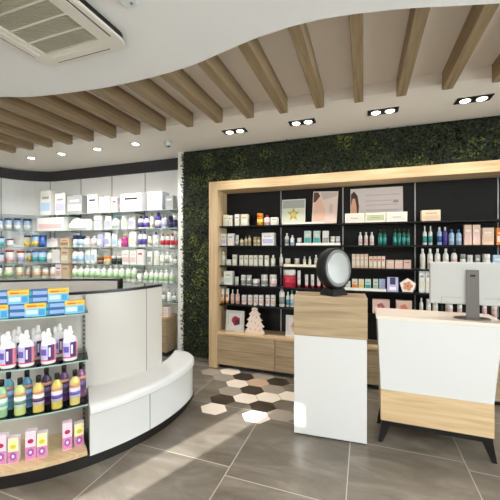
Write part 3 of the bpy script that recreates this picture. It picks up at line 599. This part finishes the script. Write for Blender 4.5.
# ------------------------------------------------------------------ round island: plinth, bench, drum wall, display niche
OC = (-2.87, 2.42)      # centre of the outer curve
DC = (-2.66, 2.48)      # centre of the drum wall
def arc(c, r, a0, a1, n=40): return [(c[0]+r*math.cos(math.radians(a0+(a1-a0)*k/n)), c[1]+r*math.sin(math.radians(a0+(a1-a0)*k/n))) for k in range(n+1)]
RP, RB, RD = 1.315, 1.35, .89
def ang_px(px, r, c, off=0):      # polar angle about c of the near point seen in column px on the circle of radius r
    a = (px-250)/F; d = Vector((-S_+a*C_, C_+a*S_)); c_ = Vector(c)
    b = d.dot(c_); q = b*b-d.dot(d)*(c_.dot(c_)-r*r); t_ = (b-math.sqrt(q))/d.dot(d); p = d*t_-c_
    return math.degrees(math.atan2(p.y, p.x))
DA1 = 2
t = thing('display_island', 'round grey-white shop island with wraparound bench, black plinth and glass display niche', 'island', (0, 0, 0))
A_END, A_LEFT = 24, -150
A_BEN = ang_px(90, RB, OC); B_BEN = ang_px(88, RD, DC)

m = MB(); m.strip(arc(OC, .9, A_LEFT, A_END-5, 60), arc(OC, RP, A_LEFT, A_END-5, 60), 0, .085, PLINTH); m.build('plinth', t)
m = MB(); m.strip(arc(OC, .9, A_LEFT, A_BEN-.5, 50), arc(OC, RP+.01, A_LEFT, A_BEN-.5, 50), .085, .115, OAK); m.build('deck', t)
# drum wall
m = MB(); m.strip(arc(DC, RD-.03, A_LEFT-5, DA1, 64), arc(DC, RD, A_LEFT-5, DA1, 64), .115, 1.145, DRUM); o = m.build('drum_wall', t)
m = MB(); m.strip(arc(DC, RD-.035, A_LEFT-5, DA1, 64), arc(DC, RD+.004, A_LEFT-5, DA1, 64), 1.145, 1.165, BLACKM); m.build('rim_trim', t)
m = MB(); a_ = math.radians(ang_px(146.5, RD, DC)); m.box(-.0025, .0025, -.001, .0015, .43, 1.145, JG, Matrix.Translation((DC[0]+RD*math.cos(a_), DC[1]+RD*math.sin(a_), 0)) @ Matrix.Rotation(a_+PI/2, 4, 'Z')); m.build('panel_joint', t)
rw = spl([(-3.62, 2.15), (-3.35, 2.36), (-3.07, 2.535), (-2.8, 2.66), (-2.50, 2.76)], 6)
def off2(pl, d):
    out = []
    for i, p in enumerate(pl):
        a = Vector(pl[max(i-1, 0)]); b = Vector(pl[min(i+1, len(pl)-1)]); tt = (b-a).normalized(); out.append((p[0]-tt.y*d, p[1]+tt.x*d))
    return out
m = MB(); m.strip(rw, off2(rw, .03), 0, 1.145, DRUM); m.build('rear_wall', t)
m = MB(); m.strip(off2(rw, -.004), off2(rw, .034), 1.145, 1.165, BLACKM); m.box(-2.505, -2.475, 2.75, 2.80, 0, 1.165, BLACKM); m.build('rear_trim', t)
# bench: seat box with rounded front edge, from A_BEN to A_END with rounded far end
def bench_outline(grow, n=44):
    out = []; inn = []
    for k in range(n+1):
        a = A_BEN+(A_END-A_BEN)*k/n
        r = RB+grow
        e = (A_END-a)/16.0
        if e < 1: r = r-.22*(1-math.sqrt(max(0, 1-(1-e)**2)))
        out.append((OC[0]+r*math.cos(math.radians(a)), OC[1]+r*math.sin(math.radians(a))))
        # inner point: on the drum circle in the same direction from the drum centre
        b = B_BEN+(23-B_BEN)*k/n
        inn.append((DC[0]+(RD-.005)*math.cos(math.radians(b)), DC[1]+(RD-.005)*math.sin(math.radians(b))))
    return inn, out
ZB = .43
def bench_body():
    n = 44; m = MB()
    steps = [(0, .087), (-.002, .36), (0, .364), (.012, .372), (.014, .395), (.008, .414), (-.008, .426), (-.03, ZB)]
    rings = [bench_outline(g, n)[1] for g, z in steps]; inn = bench_outline(0, n)[0]
    vs = []
    for (g, z), r in zip(steps, rings): vs += [(x, y, z) for x, y in r]
    L = n+1; top = len(steps)*L
    vs += [(x, y, ZB) for x, y in inn]; bot = top+L; vs += [(x, y, .087) for x, y in inn]
    fs = []
    for s in range(len(steps)-1):
        for k in range(n): fs.append((s*L+k, s*L+k+1, (s+1)*L+k+1, (s+1)*L+k))
    for k in range(n): fs.append(((len(steps)-1)*L+k, (len(steps)-1)*L+k+1, top+k+1, top+k)); fs.append((k, bot+k, bot+k+1, k+1)); fs.append((top+k, top+k+1, bot+k+1, bot+k))
    for k in (0, n):
        fs.append(tuple([s*L+k for s in range(len(steps))]+[top+k, bot+k]))
    m.add(vs, fs, WHITE, False); return m
o = bench_body().build('bench', t)
for p in o.data.polygons: p.use_smooth = len(p.vertices) == 4
o.data.set_sharp_from_angle(angle=math.radians(35))
m = MB()
for ang in (ang_px(150, RB, OC),):
    a_ = math.radians(ang); m.box(-.002, .002, -.0015, .002, .09, .36, JG, Matrix.Translation((OC[0]+RB*math.cos(a_), OC[1]+RB*math.sin(a_), 0)) @ Matrix.Rotation(a_+PI/2, 4, 'Z'))
m.build('bench_joint', t)
# glass shelves of the niche
ZN = [.43, .735, 1.055]
for z in ZN:
    m = MB(); ii = arc(DC, RD+.004, A_LEFT, B_BEN-.6, 50); oo = arc(OC, RP-.0, A_LEFT+5, A_BEN-.2, 50); m.strip(ii, oo, z-.007, z, GLASS); gs = m.build('glass_shelf', t)
    m = MB(); m.strip(oo, arc(OC, RP+.004, A_LEFT+5, A_BEN-.2, 50), z-.007, z, GEDGE); m.build('shelf_edge', gs)
for an in (ang_px(84, RD, DC), -90, -135):
    a_ = math.radians(an); M = Matrix.Translation((DC[0]+(RD+.001)*math.cos(a_), DC[1]+(RD+.001)*math.sin(a_), 0)) @ Matrix.Rotation(a_, 4, 'Z')
    m = MB(); m.box(0, .012, -.011, .011, .116, 1.14, STEEL, M)
    for k in range(30): m.box(.012, .0125, -.0045, .0045, .13+k*.0335, .148+k*.0335, BLACKM, M)
    m.build('shelf_standard', t)
    for z in ZN:
        m = MB(); m.box(.0126, .2, -.003, .003, z-.035, z-.0095, STEEL, M); m.build('shelf_bracket', t)

# --- products in the niche, placed on their shelf from the outer curve inwards
def on_shelf(px, inset, extra=0):      # point where the ray direction of px meets the circle RP-inset around OC (near side)
    a = (px-250)/F; d = Vector((-S_+a*C_, C_+a*S_)); c_ = Vector(OC); r = RP-inset
    b = d.dot(c_); q = b*b-d.dot(d)*(c_.dot(c_)-r*r); t_ = (b-math.sqrt(q))/d.dot(d)
    p = d*t_; return p, t_      # t_ is the depth
def face_rot(p):           # rotation so that local -Y faces away from the island centre
    v = Vector((p.x-OC[0], p.y-OC[1])); return math.atan2(v.y, v.x)+PI/2
YBX = (228, 186, 62); TQ = (70, 176, 206); BX = (44, 100, 152); CY = (128, 184, 212)
def yellow_box(px, z, w, where):
    p, dp = on_shelf(px, .055); rz = face_rot(p)
    t = thing('denture_cleaner_box', 'light blue carton with yellow header strip, %s' % where, 'box', (p.x, p.y, z), rz, 'blue and yellow cartons on the island')
    h = .086
    m = MB(); m.box(-w/2, w/2, -.03, .03, 0, h, col(CY)); m.build('box_body', t, .001, 1)
    m = MB(); m.box(-w/2-.0004, w/2+.0004, -.0308, .0304, h*.66, h+.0006, col(YBX)); m.build('header_strip', t)
    m = MB(); m.box(-w*.38, w*.05, -.0314, -.0307, h*.76, h*.86, col((214, 70, 30))); m.box(w*.08, w*.4, -.0314, -.0307, h*.77, h*.84, col((200, 120, 30)))
    m.box(-w*.42, w*.1, -.0312, -.0299, h*.2, h*.5, col((196, 222, 240))); m.box(w*.16, w*.44, -.0312, -.0299, h*.1, h*.55, col((60, 150, 200))); m.build('printed_lettering', t)
def blue_box(px, z, w, where, k):
    p, dp = on_shelf(px, .058); rz = face_rot(p)
    t = thing('denture_cleaner_box', '%s blue carton, %s' % (('lower flat', 'upper flat')[k], where), 'box', (p.x, p.y, z), rz, 'flat blue cartons on the island')
    h = .0425
    m = MB(); m.box(-w/2, w/2, -.03, .03, 0, h, col(BX)); m.build('box_body', t, .001, 1)
    m = MB(); m.box(-w*.3, w*.46, -.0308, -.0299, h*.25, h*.8, col((140, 168, 214))); m.box(-w*.47, -w*.36, -.0308, -.0299, h*.2, h*.8, col((50, 160, 170))); m.build('printed_lettering', t)
z1 = ZN[2]+.0008; z2 = z1+.0875
for px, w, wh in ((0, .115, 'lower row at the left edge of the photo'), (36.5, .118, 'lower row, second yellow from left'), (74.5, .118, 'lower row, nearest the slotted post')): yellow_box(px, z1, w, wh)
for px, w, wh in ((18, .11, 'lower row, left pair'), (56, .11, 'lower row, right pair')):
    blue_box(px, z1, w, wh, 0); blue_box(px, z1+.0433, w, wh, 1)
for px, w, wh in ((20, .115, 'upper row, left of two'), (58.5, .118, 'upper row, right of two')): yellow_box(px, z2, w, wh)
for px, w, wh in ((.5, .105, 'upper row, left edge of photo'), (39.5, .105, 'upper row between the yellow ones')):
    blue_box(px, z2, w, wh, 0); blue_box(px, z2+.0433, w, wh, 1)
def whitener(px, z, inset, where, g):
    p, dp = on_shelf(px, inset); rz = face_rot(p)
    t = thing('mouthwash_bottle', 'white mouthwash bottle with purple label, %s' % where, 'bottle', (p.x, p.y, z), rz, g)
    W_ = col((232, 230, 230), .25); r = .043
    m = MB(); m.lathe([(r*.9, 0), (r, .006), (r*1.02, .05), (r, .13), (r*.86, .155), (r*.5, .168), (r*.4, .172)], W_, 22, sy=.8)
    m.lathe([(.012, .15), (.015, .175), (.012, .205), (.004, .212)], W_, 10, c=(-.026, 0, 0)); m.build('body', t)
    m = MB(); m.lathe([(r*.42, .172), (r*.44, .19), (r*.3, .2), (r*.26, .222), (r*.2, .23)], col((240, 240, 240), .25), 14); m.build('cap', t)
    n = 12; 
    m = MB()
    def band(a0, a1, za, zb, c_, k=1.015):
        vs = []; nn = 8
        for i in range(nn+1):
            a = math.radians(a0+(a1-a0)*i/nn)
            for zz in (za, zb): vs.append((r*1.02*k*math.cos(a), r*1.02*k*.8*math.sin(a), zz))
        m.add(vs, [(2*i, 2*i+2, 2*i+3, 2*i+1) for i in range(nn)], col(c_), True)
    band(-170, -90, .03, .125, (190, 184, 226)); band(-90, -40, .028, .128, (74, 40, 104)); band(-40, 5, .03, .125, (214, 130, 140)); band(-150, -100, .06, .1, (96, 84, 170), 1.03); band(-172, 5, .022, .03, (214, 60, 90), 1.02); band(-84, -70, .05, .11, (230, 220, 236), 1.03)
    m.build('printed_label', t)
for px, wh in ((8, 'leftmost'), (26.5, 'second from left'), (48.5, 'third from left'), (70, 'next to the slotted post')): whitener(px, ZN[1]+.0008, .06, wh+' of the front row', 'white mouthwash bottles on the middle island shelf')
for px, wh in ((19, 'leftmost'), (38, 'middle'), (59.5, 'right')): whitener(px, ZN[1]+.0008, .19, wh+' one in the back row', 'white mouthwash bottles behind the front row')
def rinse(px, z, inset, liq, lab, band_c, where, g, h=.232):
    p, dp = on_shelf(px, inset); rz = face_rot(p)
    lm = mat('liquid_%d_%d_%d' % liq, liq, .12, 0, .6, coat=.3)
    t = thing('mouthwash_bottle', where, 'bottle', (p.x, p.y, z), rz, g); r = .032
    m = MB(); m.lathe([(r*.92, 0), (r, .005), (r, h*.62), (r*.92, h*.70), (r*.5, h*.79), (r*.42, h*.83)], lm, 20, sy=.72); m.build('body', t)
    m = MB(); m.lathe([(r*.46, h*.83), (r*.48, h*.98), (r*.42, h)], BLACKM, 14); m.build('cap', t)
    m = MB(); m.lathe([(r*1.015, h*.22), (r*1.015, h*.50)], col(lab), 20, sy=.74); m.lathe([(r*1.03, h*.30), (r*1.03, h*.40)], col(band_c), 20, sy=.755)
    m.lathe([(r*1.015, h*.54), (r*1.0, h*.62)], col((206, 150, 120)), 20, sy=.74); m.build('printed_label', t)
g1, g2 = 'mouthwash bottles at the front of the lower island shelf', 'mouthwash bottles at the back of the lower island shelf'
YL = (200, 182, 92); LG = (140, 184, 140)
for px, liq, lab, bc, wh in ((1.5, LG, (226, 230, 210), (120, 190, 180), 'green-yellow mouthwash bottle with black cap at the left edge of the photo'), (20, (180, 194, 120), (216, 226, 226), (96, 140, 110), 'yellow-green mouthwash bottle, second from left in the front row'), (38.5, YL, (216, 204, 226), (90, 60, 90), 'yellow mouthwash bottle with dark label, middle of the front row'), (57, YL, (206, 196, 228), (90, 70, 150), 'yellow mouthwash bottle with violet label, fourth from left'), (75, (204, 186, 108), (206, 200, 232), (110, 90, 170), 'yellow mouthwash bottle with violet label, next to the slotted post')):
    rinse(px, ZN[0]+.0008, .05, liq, lab, bc, wh, g1)
for px, liq, wh in ((8.5, (84, 150, 172), 'blue mouthwash bottle in the back row, leftmost'), (27, (84, 132, 172), 'blue mouthwash bottle in the back row, second from left'), (46.5, (60, 36, 76), 'dark purple mouthwash bottle, middle of the back row'), (64, (84, 44, 96), 'dark purple mouthwash bottle, fourth in the back row'), (81, (120, 70, 110), 'plum mouthwash bottle in the back row near the bench')):
    rinse(px, ZN[0]+.0008, .15, liq, (150, 180, 220) if px < 40 else (100, 80, 130), (90, 130, 190) if px < 40 else (70, 50, 100), wh, g2, .245)
def kids(px, z, inset, tall, where, g):
    p, dp = on_shelf(px, inset); rz = face_rot(p)
    t = thing('toothpaste_carton', where, 'box', (p.x, p.y, z), rz, g)
    w = .058; h = .185 if tall else .16
    m = MB(); m.box(-w/2, w/2, -.022, .022, 0, h, col((232, 214, 222))); m.build('box_body', t, .001, 1)
    m = MB(); top = (236, 206, 220) if tall else (236, 232, 170)
    m.box(-w*.49, w*.49, -.0228, -.0219, h*.48, h*.98, col(top)); m.box(-w*.49, w*.49, -.0228, -.0219, h*.02, h*.46, col((206, 130, 172)))
    cc = (176, 30, 80) if tall else (206, 196, 60)
    m.add([(w*.3*math.cos(q*PI/5), -.0236, h*.66+w*.26*math.sin(q*PI/5)) for q in range(10)], [tuple(range(10))], col(cc))
    m.add([((.28+.1*(q % 2))*w*math.cos(q*PI/7), -.0236, h*.27+(.4+.1*(q % 2))*w*math.sin(q*PI/7)) for q in range(14)], [tuple(range(14))], col((150, 84, 160)))
    m.add([(.14*w*math.cos(q*PI/5), -.0244, h*.27+.2*w*math.sin(q*PI/5)) for q in range(10)], [tuple(range(10))], col((232, 214, 232)))
    m.build('printed_front', t)
ZDK = .1155
for px, tl, wh in ((2.5, 1, 'tall pink and white carton on the deck, leftmost pair'), (14.5, 0, 'shorter pink and yellow carton on the deck, leftmost pair'), (31.5, 1, 'tall pink and white carton on the deck, middle pair'), (42.5, 0, 'shorter pink and yellow carton on the deck, middle pair'), (67.3, 1, 'tall pink and white carton on the deck, pair nearest the bench'), (78.8, 0, 'shorter pink and yellow carton on the deck, pair nearest the bench')):
    kids(px, ZDK, .085 if px < 50 else .10, tl, wh, 'pink toothpaste cartons on the island deck')

# ------------------------------------------------------------------ mirror stand
t = thing('display_stand', 'tall slab-like stand with white lower panel and oak upper block', 'display stand', (-.53, 2.536, 0), math.radians(3.5))
m = MB(); m.box(0, .553, 0, .24, .012, .80, WHITE); m.build('lower_panel', t, .002)
m = MB(); m.box(-.002, .557, -.004, .245, .80, 1.12, OAKG); m.build('oak_block', t, .003)
m = MB(); m.box(.01, .545, .01, .23, 0, .012, BLACKM); m.build('foot_strip', t)
px0 = (332-250)/F
mx_, my_ = px_x(334.2, 2.65), 2.65
MBK = mat('mirror_black', (9, 9, 10), .55, spec=.3)
t = thing('round_mirror', 'round black cosmetic mirror tilted on a black foot, on the oak-topped stand', 'mirror', (mx_, my_, 1.121), math.radians(54))
# local: -Y is the facing direction
m = MB(); m.hexa([(-.085, -.07, 0), (.085, -.07, 0), (.085, .085, 0), (-.085, .085, 0), (-.07, -.05, .055), (.07, -.05, .055), (.07, .06, .055), (-.07, .06, .055)], MBK)
m.hexa([(-.05, -.035, .03), (.05, -.035, .03), (.05, .035, .03), (-.05, .035, .03), (-.045, -.03, .12), (.045, -.03, .12), (.045, .03, .12), (-.045, .03, .12)], MBK); m.build('foot', t, .006)
HZ = .215; Mh = Matrix.Translation((0, 0, HZ)) @ Matrix.Rotation(math.radians(90-4), 4, 'X')
m = MB(); m.lathe([(.12, -.065), (.155, -.05), (.166, -.02), (.166, .035), (.158, .045)], MBK, 48, M=Mh); hs = m.build('housing', t)
m = MB(); m.lathe([(.150, .0455), (.142, .0475)], mat('lens_ring', (112, 114, 116), .3), 48, M=Mh); m.build('rim', hs)
m = MB(); m.lathe([(.126, .0478), (.122, .049)], MIRROR, 48, M=Mh); m.build('mirror_glass', hs)

# ------------------------------------------------------------------ sales counter
t = thing('sales_counter', 'white flared sales counter on a light oak base with splayed black steel legs', 'counter', (0, 0, 0))
y0, y1 = 2.64, 2.98
zt = .955
m = MB(); m.hexa([(.122, y0, .415), (.850, y0, .415), (.850, y1, .415), (.122, y1, .415), (.098, y0, zt), (.90, y0, zt), (.90, y1, zt), (.098, y1, zt)], WHITE); m.build('body', t, .003)
m = MB(); m.box(.090, .925, y0-.003, y1+.02, zt, .978, mat('pale_beige_top', (222, 208, 194), .3)); m.build('counter_top', t, .002)
m = MB(); m.box(.122, .850, y0-.004, y1, .18, .415, OAK); m.build('oak_base', t, .003)
m = MB(); m.box(.128, .845, y0+.004, y1-.004, .142, .18, BLACKM); m.build('leg_frame', t)
def leg(x, y, dx, dy):
    m = MB(); s = .036; q = .015
    m.hexa([(x+dx-q, y+dy-q, 0), (x+dx+q, y+dy-q, 0), (x+dx+q, y+dy+q, 0), (x+dx-q, y+dy+q, 0), (x-s, y-s*.6, .165), (x+s, y-s*.6, .165), (x+s, y+s*.6, .165), (x-s, y+s*.6, .165)], BLACKM); m.build('leg', t, .002)
leg(.165, y0+.03, -.045, 0); leg(.808, y0+.03, .05, 0); leg(.165, y1-.035, -.045, .0); leg(.808, y1-.035, .05, .0)
# all-in-one computer seen from behind
t = thing('desktop_computer', 'silver flat desktop computer with dark grey stand, back turned, on the sales counter', 'computer', (.752, 2.76, .979))
m = MB(); m.lathe([(.115, 0), (.118, .004), (.11, .008)], DSTEEL, 40, sx=1, sy=.62); m.build('base', t)
m = MB(); m.hexa([(-.042, -.015, .006), (.042, -.015, .006), (.042, -.009, .006), (-.042, -.009, .006), (-.040, -.012, .36), (.040, -.012, .36), (.040, -.006, .36), (-.040, -.006, .36)], DSTEEL); sd_ = m.build('stand', t, .001)
m = MB(); m.box(-.016, .016, -.0155, -.0115, .31, .325, BLACKM); m.build('stand_mark', sd_)
m = MB(); m.box(-.275, .275, 0, .03, .10, .415, ALU); o = m.build('screen_housing', t, .008, 3)
m = MB(); m.box(-.262, .262, .0302, .032, .165, .402, BLACKM); m.build('screen', o)
m = MB(); m.box(-.2, -.06, -.0012, .0005, .15, .153, STEEL); m.box(-.2, -.197, -.0012, .0005, .10, .153, STEEL); m.build('housing_seam', o)
m = MB(); m.box(.07, .2, -.0012, .0005, .15, .153, STEEL); m.build('housing_seam', o)

# ------------------------------------------------------------------ camera, world, sun
cd = bpy.data.cameras.new('camera'); co = bpy.data.objects.new('camera', cd); C.objects.link(co)
cd.sensor_width = 36; cd.sensor_fit = 'HORIZONTAL'; cd.lens = F/500*36; cd.shift_y = -2/500; cd.clip_start = .05
co.location = (0, 0, EYE); co.rotation_euler = (PI/2, 0, YAW)
bpy.context.scene.camera = co
w = bpy.data.worlds.new('sky'); bpy.context.scene.world = w; w.use_nodes = True
bg = w.node_tree.nodes['Background']; bg.inputs[0].default_value = (.94, .97, 1, 1); bg.inputs[1].default_value = 7.0
sd = bpy.data.lights.new('sun', 'SUN'); sd.energy = 17; sd.angle = math.radians(.53); sd.color = (1, .985, .96)
so = bpy.data.objects.new('sun', sd); C.objects.link(so)
el = math.radians(22); d = Vector((.39*math.cos(el), .921*math.cos(el), -math.sin(el)))
so.rotation_euler = d.to_track_quat('-Z', 'Y').to_euler(); so.location = (-6, -6, 5)
vs = bpy.context.scene.view_settings; vs.view_transform = 'Standard'; vs.look = 'None'; vs.gamma = 1; vs.use_curve_mapping = False; vs.exposure = .06
bpy.context.scene.cycles.max_bounces = 8; bpy.context.scene.cycles.transparent_max_bounces = 24
